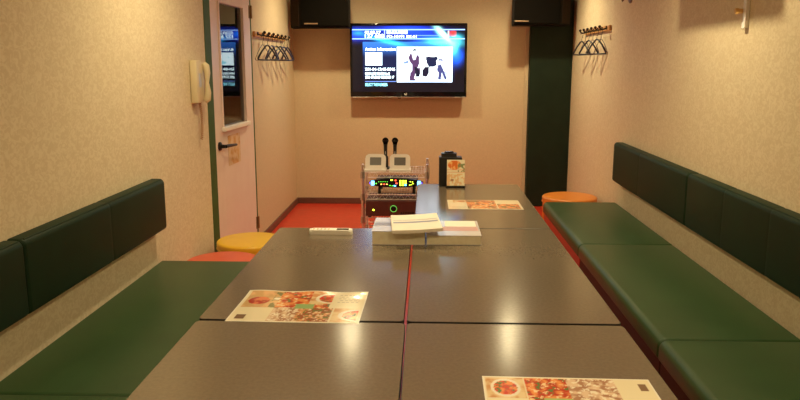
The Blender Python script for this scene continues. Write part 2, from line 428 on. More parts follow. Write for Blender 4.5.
# ------------------------------------------------------------------ stools
def stool(x, y, h, r, key, label):
    t = thing('stool', label, 'stool', (x, y, 0), 0, 'round vinyl ottoman stools')
    obj('body', lathe([(0, .02), (r-.012, .02), (r-.006, .03), (r-.006, h-.062), (r-.012, h-.058), (0, h-.058)], x, y, 0, 56), M[key], t, 40)
    pr = [(0, h-.058)] + [(r-.010, h-.058), (r-.002, h-.052), (r, h-.045), (r, h-.022)]
    for k in range(1, 7):
        a = R(90*k/6); pr.append((r-.022+.022*math.cos(a), h-.022+.016*math.sin(a)))
    pr += [(r*.6, h-.001), (0, h)]
    obj('seat', lathe(pr, x, y, 0, 56), M[key], t, 50)
    ring = [(x+(r-.001)*math.cos(2*math.pi*k/56), y+(r-.001)*math.sin(2*math.pi*k/56), h-.055) for k in range(56)]
    obj('piping', tube(ring, .004, 6, closed=True), M[key], t, 60)
    for a in (45, 135, 225, 315):
        fx, fy = x+(r-.06)*math.cos(R(a)), y+(r-.06)*math.sin(R(a))
        obj('foot', lathe([(0, 0), (.018, 0), (.020, .021), (0, .021)], fx, fy, 0, 12), M['edge'], t, 40)
stool(-1.175, 4.735, .346, .225, 'yellow', 'round yellow stool by the door behind the green bench')
stool(-1.235, 4.262, .330, .225, 'red', 'round red stool between the yellow stool and the left green bench')
stool(1.235, 6.24, .385, .232, 'orange', 'round orange stool at the far end of the right green bench')

# ------------------------------------------------------------------ painted sheets
def smooth(a, b, x):
    t = max(0, min(1, (x-a)/(b-a))); return t*t*(3-2*t)
def mix(a, b, t): return tuple(p+(q-p)*t for p, q in zip(a, b))
def fbm(x, y, s, seed=0): return noise.fractal(Vector((x*s, y*s, seed*7.3)), 1.0, 2.0, 3)
def sheet(bm, w, h, nx, ny, thick, paint, zf=None):
    """flat sheet in local x,y; returns per-vertex colours from paint(u,v), u right, v up"""
    cols = []; top = []
    for j in range(ny+1):
        row = []
        for i in range(nx+1):
            u, v = i/nx, j/ny
            z = thick+(zf(u, v) if zf else 0)
            row.append(bm.verts.new(((u-.5)*w, (v-.5)*h, z))); cols.append(paint(u, v))
        top.append(row)
    for j in range(ny):
        for i in range(nx): bm.faces.new((top[j][i], top[j][i+1], top[j+1][i+1], top[j+1][i]))
    edge = [top[0][i] for i in range(nx+1)]+[top[j][nx] for j in range(1, ny+1)]+[top[ny][i] for i in range(nx-1, -1, -1)]+[top[j][0] for j in range(ny-1, 0, -1)]
    low = []
    for v in edge: low.append(bm.verts.new((v.co.x, v.co.y, 0))); cols.append((.8, .76, .66))
    n = len(edge)
    for k in range(n): bm.faces.new((edge[k], low[k], low[(k+1) % n], edge[(k+1) % n]))
    bm.faces.new(low[::-1])
    return cols
def set_cols(o, cols):
    ca = o.data.color_attributes.new('print', 'FLOAT_COLOR', 'POINT')
    ca.data.foreach_set('color', [c for col in cols for c in (*col, 1)])
CREAM = (.84, .76, .55)
def food(u, v, seed, kind):
    """one photograph of a dish; u,v in 0..1"""
    n = fbm(u, v, 3.2, seed); n2 = fbm(u, v, 4.5, seed+3); n3 = fbm(u, v, 11, seed+5)
    bg = mix((.80, .62, .36), (.62, .30, .12), smooth(-.3, .5, n))
    d = math.hypot((u-.5)*1.25, (v-.5)*1.1)
    if kind == 'bowl':
        c = bg
        if d < .50: c = (.86, .80, .68)
        if d < .40: c = mix((.60, .05, .02), (.85, .28, .08), smooth(-.2, .3, n2))
        if d < .40 and n3 > .32: c = (.10, .20, .05)
        return c
    if kind == 'meat':
        c = mix((.50, .04, .015), (.82, .30, .09), smooth(-.25, .35, n2))
        if n3 > .34: c = (.88, .66, .38)
        if n2 < -.38: c = (.12, .20, .05)
        return c
    if kind == 'salad':
        c = mix((.34, .10, .04), (.72, .34, .16), smooth(-.2, .25, n2))
        if n3 > .34: c = (.84, .70, .50)
        if n3 < -.36: c = (.14, .20, .06)
        return c
    if kind == 'dark':
        c = mix((.42, .22, .13), (.76, .56, .40), smooth(-.3, .3, n2))
        if n3 > .3: c = (.88, .80, .66)
        return c
    if kind == 'plate':
        c = mix((.82, .50, .26), (.62, .40, .18), smooth(-.3, .3, n))
        if math.hypot((u-.35)*1.3, (v-.42)*1.5) < .36: c = mix((.42, .04, .02), (.78, .22, .08), smooth(-.2, .3, n2))
        if u > .68 and n2 > 0: c = (.24, .24, .10)
        if math.hypot(u-.8, (v-.55)*1.4) < .10: c = (.90, .84, .70)
        return c
    return bg
def menu_paint(layout, seed, text=(), extras=()):
    def f(u, v):
        c = CREAM
        for (u0, v0, u1, v1, kind) in layout:
            sk = .03*math.sin(9*u+seed)
            if u0 <= u <= u1 and v0+sk*0 <= v <= v1:
                c = food((u-u0)/(u1-u0)*(u1-u0)/(v1-v0) if (u1-u0) < .2 else (u-u0)/(u1-u0), (v-v0)/(v1-v0), seed+u0*11+v0*5, kind)
        for (u0, v0, u1, v1, col) in extras:
            if u0 <= u <= u1 and v0 <= v <= v1: c = col
        for (u0, v0, u1, v1, nl) in text:
            if u0 <= u <= u1 and v0 <= v <= v1:
                k = ((v-v0)/(v1-v0)*nl) % 1.0
                if .3 < k < .62 and math.sin(u*170+int((v-v0)/(v1-v0)*nl)*3.1) > -.55: c = (.42, .36, .27)
        if u < .012 or u > .988 or v < .016 or v > .984: c = (.90, .86, .76)
        return c
    return f
def menu(x, y, z, w, h, rz, paint, label, nx=150, ny=100, curl=0):
    b = bmesh.new(); zf = (lambda u, v: curl*(smooth(.75, 1, v)*(.5+.5*math.sin(u*14)))) if curl else None
    cols = sheet(b, w, h, nx, ny, .0012, paint, zf)
    o = obj('menu_sheet', b, M['print']); set_cols(o, cols)
    o.location = (x, y, z); o.rotation_euler = (0, 0, rz)
    tag(o, label, 'menu', 'laminated food menus on the tables'); return o
L1 = [(.03, .44, .34, .97, 'plate'), (.30, .44, .72, .97, 'meat'), (.55, .58, .73, .95, 'bowl'),
      (.30, .03, .50, .44, 'dark'), (.50, .03, .76, .44, 'salad'), (.78, .03, .97, .44, 'bowl')]
menu(-.417, 2.325, .7004, .425, .312, R(-1.2), menu_paint(L1, 2, text=[(.78, .62, .95, .92, 5)],
     extras=[(.05, .08, .12, .2, (.20, .12, .07)), (.46, .42, .60, .56, (.30, .48, .20))]),
     'laminated food menu near the lower left table seam with a green tag mid sheet', curl=.004)
L2 = [(.02, .60, .24, .97, 'bowl'), (.25, .56, .50, .97, 'meat'), (.50, .56, .78, .97, 'dark'), (.25, .06, .46, .54, 'salad'), (.46, .06, .70, .56, 'meat'), (.70, .06, .97, .52, 'bowl')]
menu(.358, 1.632, .7004, .425, .305, R(-1.0), menu_paint(L2, 5, text=[(.04, .1, .2, .5, 6)],
     extras=[(.92, .78, .965, .90, (.22, .13, .08)), (.34, .48, .50, .60, (.35, .50, .20))]),
     'laminated food menu cut off by the bottom edge of the photo on the right table')
L3 = [(.08, .72, .24, .97, 'bowl'), (.26, .06, .66, .97, 'meat'), (.68, .06, .97, .56, 'meat'), (.03, .3, .26, .70, '')]
menu(.335, 4.145, .7004, .418, .275, R(0), menu_paint(L3, 9, text=[(.05, .1, .24, .3, 3)], extras=[(.68, .60, .96, .97, CREAM), (.03, .06, .26, .70, (.86, .80, .64))]),
     'laminated food menu on the farthest table in front of the small card')

# ------------------------------------------------------------------ remote, books, pamphlets
t = thing('remote_control', 'white remote control lying at the far edge of the left table row', 'remote', (-.452, 3.388, .7))
b = bmesh.new(); add_prism(b, rrect(-.555, -.350, 3.362, 3.416, .016), .7005, .722)
bmesh.ops.bevel(b, geom=[e for e in b.edges if abs(e.verts[0].co.z-.722) < 1e-4 and abs(e.verts[1].co.z-.722) < 1e-4], offset=.005, segments=3, affect='EDGES')
obj('case', b, M['white_plastic'], t, 50)
obj('display', box(-.425, -.368, 3.374, 3.404, .7215, .7228), M['black_gloss'], t)
for k in range(5):
    for j in range(2): obj('button', lathe([(.0045, 0), (.0045, .0015), (0, .002)], -.535+k*.018, 3.381+j*.016, .7218, 12), M['ivory'], t)

def book(x0, x1, y0, y1, z0, z1, rz, label, extra):
    cx, cy = (x0+x1)/2, (y0+y1)/2
    t = thing('song_book', label, 'book', (cx, cy, z0), rz, 'thick song books')
    hx, hy, H = (x1-x0)/2, (y1-y0)/2, z1-z0
    b = bmesh.new(); add_box(b, -hx+.003, hx-.003, -hy+.002, hy-.003, .002, H-.002); obj('pages', b, M['pages'], t, local=True)
    b = bmesh.new(); add_box(b, -hx, hx, -hy, hy, 0, .002); add_box(b, -hx, hx, -hy, hy, H-.002, H); add_box(b, -hx, hx, hy-.002, hy, 0, H)
    cv = obj('cover', b, M['cover_lilac'], t, local=True)
    for n_, (u0, u1, v0, v1), m_ in extra:
        b = bmesh.new(); add_box(b, -hx+u0*2*hx, -hx+u1*2*hx, -hy+v0*2*hy, -hy+v1*2*hy, H, H+.0006); obj(n_, b, M[m_], cv, local=True)
book(-.243, -.0012, 3.178, 3.470, .7005, .763, 0, 'thick book on the left of the pair, topped by the loose pamphlet',
     [('printed_band', (.02, .98, .40, .62), 'stripe_blue')])
book(.0012, .249, 3.185, 3.500, .7005, .744, R(0), 'thick book on the right of the pair with a white and pink label',
     [('label_panel', (.36, .95, .58, .97), 'paper'), ('printed_band', (.30, .97, .30, .55), 'stripe_pink')])
t = thing('pamphlet', 'white pamphlet lying askew on top of the left thick book', 'pamphlet', (-.048, 3.290, .766), R(4))
b = bmesh.new(); nx, ny = 12, 10; V = []
for j in range(ny+1):
    V.append([b.verts.new(((i/nx-.5)*.222, (j/ny-.5)*.33, .014+.010*(i/nx)**2)) for i in range(nx+1)])
for j in range(ny):
    for i in range(nx): b.faces.new((V[j][i], V[j][i+1], V[j+1][i+1], V[j+1][i]))
ex = bmesh.ops.extrude_face_region(b, geom=list(b.faces))
for v in [g_ for g_ in ex['geom'] if isinstance(g_, bmesh.types.BMVert)]: v.co.z -= .014
obj('pages', b, M['paper'], t, 30, local=True)
b = bmesh.new()
for v0, v1 in ((.44, .52), (.62, .64)):
    A = [[b.verts.new(((i/nx-.5)*.205, (v-.5)*.32, .0147+.010*(i/nx)**2)) for i in range(nx+1)] for v in (v0, v1)]
    for i in range(nx): b.faces.new((A[0][i], A[0][i+1], A[1][i+1], A[1][i]))
obj('printed_band', b, M['stripe_blue'], t, local=True)

# ------------------------------------------------------------------ far table: card and box
t = thing('table_card', 'small upright white card with an orange picture on the farthest table', 'card stand', (.193, 4.735, .7))
def card_paint(u, v):
    c = (.84, .74, .54)
    if v > .52:
        d = math.hypot((u-.42)*1.1, (v-.80)*2.4)
        if d < .42: c = mix((.72, .16, .03), (.86, .46, .16), smooth(-.2, .3, fbm(u, v, 7, 2)))
        if u > .62 and v < .86 and fbm(u, v, 6, 4) > 0: c = (.22, .26, .12)
    if .50 < v < .54 or .60 < v < .62: c = (.74, .30, .14)
    if v < .46 and fbm(u, v, 6, 8) > .12: c = (.80, .50, .26)
    if .18 < v < .26 and .2 < u < .4: c = (.45, .22, .12)
    return c
b = bmesh.new(); cols = sheet(b, .116, .170, 30, 44, .003, card_paint)
bmesh.ops.transform(b, matrix=Matrix.Translation((0, 0, .098)) @ Matrix.Rotation(R(86), 4, 'X'), verts=b.verts)
cd = obj('card', b, M['print'], t, local=True); set_cols(cd, cols)
obj('card_holder', box(.131, .255, 4.715, 4.765, .7005, .712, bev=.002), M['black_gloss'], t)
t = thing('storage_box', 'black upright box with a raised cap behind the small card', 'box', (.155, 4.812, .7))
obj('body', box(.084, .236, 4.775, 4.860, .7005, .895, bev=.006), M['black_plastic'], t)
b = bmesh.new(); add_prism(b, rrect(.098, .200, 4.785, 4.850, .012), .895, .918); obj('cap', b, M['black_plastic'], t)
obj('cap_knob', box(.120, .180, 4.80, 4.835, .918, .928, bev=.003), M['black_gloss'], t)

# ------------------------------------------------------------------ rack with equipment
RX0, RX1, RY0, RY1 = -.525, .020, 5.80, 6.20
t = thing('wire_rack', 'chrome wire rack with three shelves below the television', 'rack', ((RX0+RX1)/2, (RY0+RY1)/2, 0))
for px in (RX0+.012, RX1-.012):
    for py in (RY0+.012, RY1-.012):
        b = tube([(px, py, .06), (px, py, .70)], .012, 12)
        for k in range(20): add_lathe(b, [(.012, -.002), (.0135, 0), (.012, .002)], px, py, .10+k*.03, 12)
        add_lathe(b, [(.012, 0), (.013, .004), (0, .008)], px, py, .70, 12)
        p = obj('post', b, M['chrome'], t, 40)
        b = lathe([(0, -.012), (.022, -.012), (.025, -.008), (.025, .008), (.022, .012), (0, .012)], px, py, .025, 16, Matrix.Rotation(R(90), 4, 'Y'))
        add_box(b, px-.016, px+.016, py-.008, py+.008, .035, .062)
        obj('caster', b, M['black_plastic'], p, 40)
for z in (.635, .455, .265, .115):
    b = bmesh.new()
    for dz in (0, -.038):
        add_tube(b, [(RX0+.012, RY0+.012, z+dz), (RX1-.012, RY0+.012, z+dz), (RX1-.012, RY1-.012, z+dz), (RX0+.012, RY1-.012, z+dz)], .004, 6, closed=True)
    # zigzag truss on each side
    for (ax, ay, bx_, by_) in ((RX0+.012, RY0+.012, RX1-.012, RY0+.012), (RX0+.012, RY1-.012, RX1-.012, RY1-.012), (RX0+.012, RY0+.012, RX0+.012, RY1-.012), (RX1-.012, RY0+.012, RX1-.012, RY1-.012)):
        n_ = 20 if ay == by_ else 14
        add_tube(b, [(ax+(bx_-ax)*k/n_, ay+(by_-ay)*k/n_, z-(.038 if k % 2 else 0)) for k in range(n_+1)], .0036, 5)
    for k in range(1, 22):
        x = RX0+.012+(RX1-RX0-.024)*k/22; add_tube(b, [(x, RY0+.012, z), (x, RY1-.012, z)], .002, 5)
    for k in range(1, 3):
        y = RY0+(RY1-RY0)*k/3; add_tube(b, [(RX0+.012, y, z-.004), (RX1-.012, y, z-.004)], .003, 5)
    sh = obj('shelf', b, M['chrome'], t, 60)
    for px in (RX0+.012, RX1-.012):
        for py in (RY0+.012, RY1-.012):
            obj('collar', lathe([(.013, -.044), (.021, -.044), (.018, .008), (.013, .008)], px, py, z, 16), M['steel'], sh, 40)
# amplifier
t = thing('amplifier', 'dark red amplifier on the lower shelf of the wire rack', 'amplifier', (-.285, 5.99, .268))
obj('case', box(-.488, -.075, 5.795, 6.14, .281, .412, bev=.004), M['amp'], t)
obj('front_panel', box(-.488, -.079, 5.783, 5.795, .284, .409, bev=.002), M['amp'], t)
for x in (-.46, -.11):
    for y in (5.83, 6.10): obj('foot', lathe([(0, 0), (.014, 0), (.014, .013), (0, .013)], x, y, .2675, 12), M['edge'], t)
k_ = obj('volume_knob', lathe([(0, 0), (.022, 0), (.021, .016), (0, .018)], -.262, 5.782, .346, 28, Matrix.Rotation(R(90), 4, 'X')), M['black_gloss'], t, 40)
obj('light_ring', tube([(-.262+.026*math.cos(2*math.pi*k/28), 5.780, .346+.026*math.sin(2*math.pi*k/28)) for k in range(28)], .0016, 6, closed=True), M['ring_green'], t)
obj('power_light', lathe([(0, 0), (.008, 0), (.006, .003), (0, .004)], -.425, 5.782, .335, 16, Matrix.Rotation(R(90), 4, 'X')), M['led_yellow'], t)
for k in range(6): obj('knob', lathe([(0, 0), (.007, 0), (.006, .010), (0, .011)], -.20+k*.019, 5.782, .312, 12, Matrix.Rotation(R(90), 4, 'X')), M['black_gloss'], t)
# karaoke console: long tapered black face full of lights
t = thing('karaoke_console', 'long black karaoke console with coloured lights and blue glowing ends', 'karaoke machine', (-.228, 5.95, .456))
def lens(k, n=28):
    a = 2*math.pi*k/n; x = .222*math.cos(a); z = .034*math.copysign(abs(math.sin(a))**.9, math.sin(a)); return x, z*1.12
zc = .558
b = bmesh.new(); A = [[b.verts.new((-.243+lens(k)[0]*s, y, zc+lens(k)[1]*s)) for k in range(28)] for s, y in ((.94, 5.772), (1, 5.782), (1, 5.796))]
for P, Q in zip(A, A[1:]):
    for k in range(28): b.faces.new((P[k], P[(k+1) % 28], Q[(k+1) % 28], Q[k]))
b.faces.new(A[0]); b.faces.new(A[-1][::-1])
obj('front_fascia', b, M['black_gloss'], t, 40)
obj('case', box(-.41, -.07, 5.835, 6.12, .522, .572, bev=.006), M['amp'], t)
for x in (-.38, -.10):
    for y in (5.86, 6.09): obj('foot', lathe([(0, 0), (.014, 0), (.010, .066), (0, .066)], x, y, .4575, 12), M['edge'], t)
def led(x, z, w_, h_, key, nm='button'):
    if nm == 'button': x -= .015; w_ *= .85; h_ *= .85
    obj(nm, box(x-w_/2, x+w_/2, 5.767, 5.773, z-h_/2, z+h_/2, bev=.0015), M[key], t)
for s in (-1, 1): led(-.243+s*.185, zc, .026, .034, 'led_blue', 'end_light')
for s in (-1, 1): led(-.243+s*.207, zc, .008, .014, 'led_violet', 'end_light')
for i in range(3):
    for j in range(3): led(-.192+i*.021, zc+.018-j*.017, .017, .013, 'led_yellow' if (i, j) != (2, 2) else 'led_blue')
led(-.262, zc+.024, .020, .011, 'led_yellow'); led(-.230, zc+.022, .016, .012, 'led_red'); led(-.222, zc-.002, .020, .010, 'led_red')
for i, kx in enumerate((-.345, -.322, -.300)): led(kx, zc-.010, .014, .009, ('led_orange', 'led_red', 'led_orange')[i])
for kx in (-.365, -.348, -.331, -.314, -.297): led(kx, zc+.010, .006, .004, 'led_green')
led(-.275, zc-.020, .008, .007, 'led_green'); led(-.256, zc-.022, .008, .006, 'led_green'); led(-.236, zc-.022, .020, .010, 'led_blue')
led(-.385, zc-.004, .010, .008, 'led_green')
for kx, kz in ((-.112, .012), (-.095, .010), (-.090, -.004), (-.104, -.012), (-.118, -.016)): led(kx, zc+kz, .010, .007, 'led_yellow')
# two white touch panels leaning on the top shelf
def tablet(x, label):
    t = thing('touch_remote', label, 'tablet', (x, 5.862, .6375), 0, 'white touch remotes charging on the rack')
    b = bmesh.new(); add_prism(b, rrect(-.083, .083, 0, .138, .032), 0, .022)
    bmesh.ops.bevel(b, geom=[e for e in b.edges if abs(e.verts[0].co.z-e.verts[1].co.z) < 1e-5], offset=.004, segments=2, affect='EDGES')
    T = Matrix.Translation((0, 0, .006)) @ Matrix.Rotation(R(62), 4, 'X')
    bmesh.ops.transform(b, matrix=T, verts=b.verts); obj('casing', b, M['white_plastic'], t, 40, local=True)
    b = bmesh.new(); add_prism(b, rrect(-.046, .046, .040, .108, .003), .022, .0235); bmesh.ops.transform(b, matrix=T, verts=b.verts)
    obj('screen', b, M['screen_grey'], t, local=True)
    b = bmesh.new(); add_box(b, -.088, .088, -.028, .090, 0, .022, bev=.005); obj('charging_base', b, M['white_plastic'], t, local=True)
tablet(-.412, 'white tablet remote with grey screen, left one on the wire rack')
tablet(-.214, 'white tablet remote with grey screen, right one on the wire rack')
# microphones on a small holder
t = thing('microphone_stand', 'small black holder behind the white tablets keeping two microphones upright', 'holder', (-.30, 6.03, .6375))
obj('base', box(-.375, -.225, 5.985, 6.075, .6375, .652, bev=.003), M['black_plastic'], t)
for x in (-.338, -.262): obj('tube_socket', lathe([(.0165, 0), (.021, 0), (.021, .09), (.0165, .09), (.0165, 0)], x, 6.03, .652, 20), M['black_plastic'], t, 40)
def mic(x, tilt, label):
    t = thing('microphone', label, 'microphone', (x, 6.03, .660), 0, 'black microphones on the rack'); t.rotation_euler = (0, R(tilt), 0)
    obj('handle', lathe([(0, 0), (.0105, 0), (.012, .03), (.0155, .165), (.017, .18), (0, .182)], 0, 0, 0, 20), M['black_plastic'], t, 40, local=True)
    obj('switch', box(-.003, .003, -.0165, -.013, .10, .125), M['steel'], t, local=True)
    pr = [(0, .180), (.018, .181)] + [(.0265*math.cos(R(a)), .212+.0265*math.sin(R(a))) for a in range(-45, 90, 15)] + [(0, .2385)]
    obj('grille', lathe(pr, 0, 0, 0, 20), M['grille'], t, 50, local=True)
    obj('collar_ring', lathe([(.0265, .208), (.0285, .209), (.0285, .215), (.0265, .216)], 0, 0, 0, 20), M['black_metal'], t, 50, local=True)
mic(-.338, -.5, 'black microphone, left one of the upright pair under the television')
mic(-.262, .5, 'black microphone, right one of the upright pair under the television')

# ------------------------------------------------------------------ television
TX0, TX1, TZ0, TZ1, TYf = -.794, .410, 1.156, 1.905, 7.655
t = thing('television', 'wall-mounted flat television showing a blue artist information page', 'television', ((TX0+TX1)/2, 7.72, TZ0))
b = bmesh.new(); add_box(b, TX0, TX1, TYf, TYf+.055, TZ0, TZ1, bev=.008, seg=3)
obj('housing', b, M['black_gloss'], t, 40)
obj('lower_trim', box(TX0+.006, TX1-.006, TYf-.002, TYf+.05, TZ0-.006, TZ0+.004, bev=.002), M['steel'], t)
obj('wall_mount', box(-.40, .02, TYf+.055, YB-.002, 1.36, 1.70), M['black_metal'], t)
obj('remote_sensor', box(-.30, -.27, TYf+.01, TYf+.03, TZ0-.016, TZ0-.005, bev=.003), M['black_plastic'], t)
SX0, SX1, SZ0, SZ1 = TX0+.025, TX1-.025, TZ0+.055, TZ1-.027
# screen colours are worked out in photo-like screen units: a = 0..110 across, b = 0..66 down
def blob(a, b_, ca, cb, ra, rb, rot=0):
    c, s = math.cos(R(rot)), math.sin(R(rot)); x, y = a-ca, b_-cb; x, y = x*c+y*s, -x*s+y*c
    return math.exp(-((x/ra)**2+(y/rb)**2))
PIC = (43.5, 20.5, 98.5, 56.5)
def poly_in(a, b_, P):
    ins = False; n = len(P); j = n-1
    for i in range(n):
        if ((P[i][1] > b_) != (P[j][1] > b_)) and (a < (P[j][0]-P[i][0])*(b_-P[i][1])/(P[j][1]-P[i][1]+1e-9)+P[i][0]): ins = not ins
        j = i
    return ins
FIG = [
 ([(57, 26), (62, 26), (64.5, 29), (64, 36), (63, 40), (58, 40), (56.5, 33)], (.75, .80, .92)),
 ([(85, 35), (89, 35), (89.5, 38.5), (87, 40), (84.5, 38)], (.55, .60, .80)),
 ([(92, 44), (96, 52), (95, 53), (90.5, 46)], (.25, .30, .50)),
 ([(56, 52), (57, 47), (59, 44), (59, 39), (56, 35), (55, 31), (57, 27), (58.5, 28), (60, 34), (62, 33), (63.5, 28), (65.5, 30), (66, 37), (64, 42), (67, 42), (67, 48), (64, 50), (62, 47), (61, 52), (63, 54), (60, 55), (56, 55)], (.045, .02, .06)),
 ([(58.6, 26), (59.5, 23.2), (62, 22.6), (63.6, 24.4), (62.5, 25), (60.5, 24.6)], (.01, .01, .02)),
 ([(50, 36), (55, 34), (55.5, 37), (51, 38)], (.10, .16, .28)),
 ([(61, 41), (63, 41), (66.5, 45), (66, 51), (62.5, 51)], (.003, .004, .015)),
 ([(69, 44), (71, 41), (75.5, 41), (75, 47), (73, 51), (69, 50)], (.003, .004, .015)),
 ([(72, 31), (75, 30), (79, 31), (83, 30), (84, 32), (82.5, 35), (83, 39), (79, 41), (75, 40.5), (73, 37)], (.004, .008, .03)),
 ([(83, 44), (84, 39), (87, 38), (89, 42), (91, 47), (93, 52), (91, 54), (88, 47), (87, 54), (84, 53), (85, 47)], (.03, .035, .11)),
 ([(84, 36), (84.5, 33), (88, 32.5), (90, 35), (88, 34.6), (86, 34.5)], (.08, .09, .16)),
]
def screen_paint(u, v):
    a, b_ = u*110, (1-v)*66
    c = (.0006, .001, .004)
    def add(c, col, k): return tuple(p+q*k for p, q in zip(c, col))
    c = add(c, (.01, .05, .75), .9*blob(a, b_, 5, 8, 14, 5)+.8*blob(a, b_, 50, 3, 22, 4)+.55*blob(a, b_, 62, 8, 22, 5))
    c = add(c, (.02, .45, 1.0), .9*blob(a, b_, 34, 15, 16, 2.2, 14)+.3*blob(a, b_, 6, 7, 5, 2))
    c = add(c, (.01, .10, .80), .6*blob(a, b_, 80, 14, 18, 4)+.9*blob(a, b_, 103, 31, 5, 7, 20))
    c = add(c, (.10, .90, 1.0), 1.0*blob(a, b_, 90, 16, 13, 3.2, 4)+1.0*blob(a, b_, 99, 20, 4, 7)+.5*blob(a, b_, 102, 12, 5, 3))
    c = add(c, (.35, 1.0, .65), 1.2*blob(a, b_, 87, 7, 8, 2.6, 48))
    c = add(c, (.9, .9, .6), .6*blob(a, b_, 90, 9, 7, 1.6, 48))
    if 94 < a < 102 and 5 < b_ < 10.5: c = mix(c, (.8, .03, .02), .9*blob(a, b_, 98.5, 7.5, 3.2, 2.8))
    if 93 < a < 95 and 5 < b_ < 11: c = mix(c, (.9, .7, .6), .5)
    # rounded translucent panel
    if 10 < a < 101 and 15.5 < b_ < 60:
        c = add(c, (.03, .16, .60), .6*smooth(32, 16, b_)*(1-.3*smooth(60, 101, a)))
        c = add(c, (.003, .012, .06), .4*smooth(60, 40, b_))
    # rules
    for y0 in (3.5, 12.6):
        if abs(b_-y0) < .5: c = mix(c, (.30, .50, 1.0), .8)
    if abs(b_-9.5) < .3 and 62 < a < 92: c = mix(c, (.2, .4, .9), .7)
    if abs(a-31.6) < .4 and 3 < b_ < 13: c = mix(c, (.35, .45, 1.0), .8)
    if abs(b_-55.5) < .4 and 12 < a < 43: c = mix(c, (.2, .35, .9), .7)
    # thumbnail
    if 12.5 < a < 29 and 26 < b_ < 39:
        c = (.75, .95, 1.0)
        if blob(a, b_, 24, 36.5, 4, 2) > .5 or blob(a, b_, 18, 31, .8, .8) > .5: c = (.30, .70, .80)
    # big picture
    if PIC[0] < a < PIC[2] and PIC[1] < b_ < PIC[3]:
        c = (.86, .97, 1.0)
        c = mix(c, (.35, .60, .95), .7*blob(a, b_, 72, 56, 22, 3)+.4*blob(a, b_, 91, 51, 4, 7)+.4*blob(a, b_, 60, 42, 9, 12)*.5)
        for P, col in FIG:
            if poly_in(a, b_, P): c = col
    return c
b = bmesh.new(); cols = sheet(b, SX1-SX0, SZ1-SZ0, 220, 132, .002, screen_paint)
bmesh.ops.transform(b, matrix=Matrix.Translation(((SX0+SX1)/2, TYf, (SZ0+SZ1)/2)) @ Matrix.Rotation(R(90), 4, 'X'), verts=b.verts)
scr = obj('screen', b, M['screen'], t); set_cols(scr, cols)
def text_on(s, a, b_, wid, hgt, key, parent, name='screen_text'):
    """text whose box is wid x hgt screen units with upper left corner a,b"""
    cu = bpy.data.curves.new('txt', 'FONT'); cu.body = s; cu.size = 1.0; cu.offset = .018
    to = bpy.data.objects.new('txt', cu); C.objects.link(to)
    dg = bpy.context.evaluated_depsgraph_get(); me = bpy.data.meshes.new_from_object(to.evaluated_get(dg))
    bpy.data.objects.remove(to); me.name = name
    xs = [v.co.x for v in me.vertices]; ys = [v.co.y for v in me.vertices]
    ux = (SX1-SX0)/110; uz = (SZ1-SZ0)/66; root = t.location
    for v in me.vertices:
        fx = (v.co.x-min(xs))/(max(xs)-min(xs)); fy = (v.co.y-min(ys))/(max(ys)-min(ys))
        v.co = Vector((SX0+(a+fx*wid)*ux-root.x, TYf-.0035-root.y, SZ1-(b_+hgt-fy*hgt)*uz-root.z))
    me.materials.clear(); me.materials.append(M[key])
    o = bpy.data.objects.new(name, me); C.objects.link(o); o.parent = parent
    return o
for a in (("02.03.27", 12.5, 5.0, 15.5, 2.6, 'txt_white'), ("127 600", 12.5, 8.0, 18.5, 3.8, 'txt_white'), ("BB-SOUNDS3", 34, 4.2, 20, 3.8, 'txt_white'),
          ("PD-10191 EX-01", 34, 9.2, 29, 2.6, 'txt_white'), ("Artists Information", 12.5, 21.4, 30, 3.2, 'txt_white'),
          ("201-04-12:45-0046", 12.5, 41.6, 29.5, 3.0, 'txt_white'), ("NEW LIVE STAGE No.8", 12.5, 46.2, 24, 2.8, 'txt_white'), ("2005 STUDIO RECORD 17", 12.5, 49.8, 28.5, 2.8, 'txt_white'),
          ("SELECT THE NUMBER", 12.5, 57.2, 22, 3.0, 'txt_cyan')):
    text_on(*a, scr)
lg = lathe([(0, 0), (.008, 0), (.008, .001), (0, .001)], -.222, TYf, 1.180, 20, Matrix.Rotation(R(90), 4, 'X'))
obj('brand_mark', lg, M['steel'], t)
text_on("LG", 51.2, 67.2, 2.6, 2.0, 'white_plastic', t, 'brand_text')

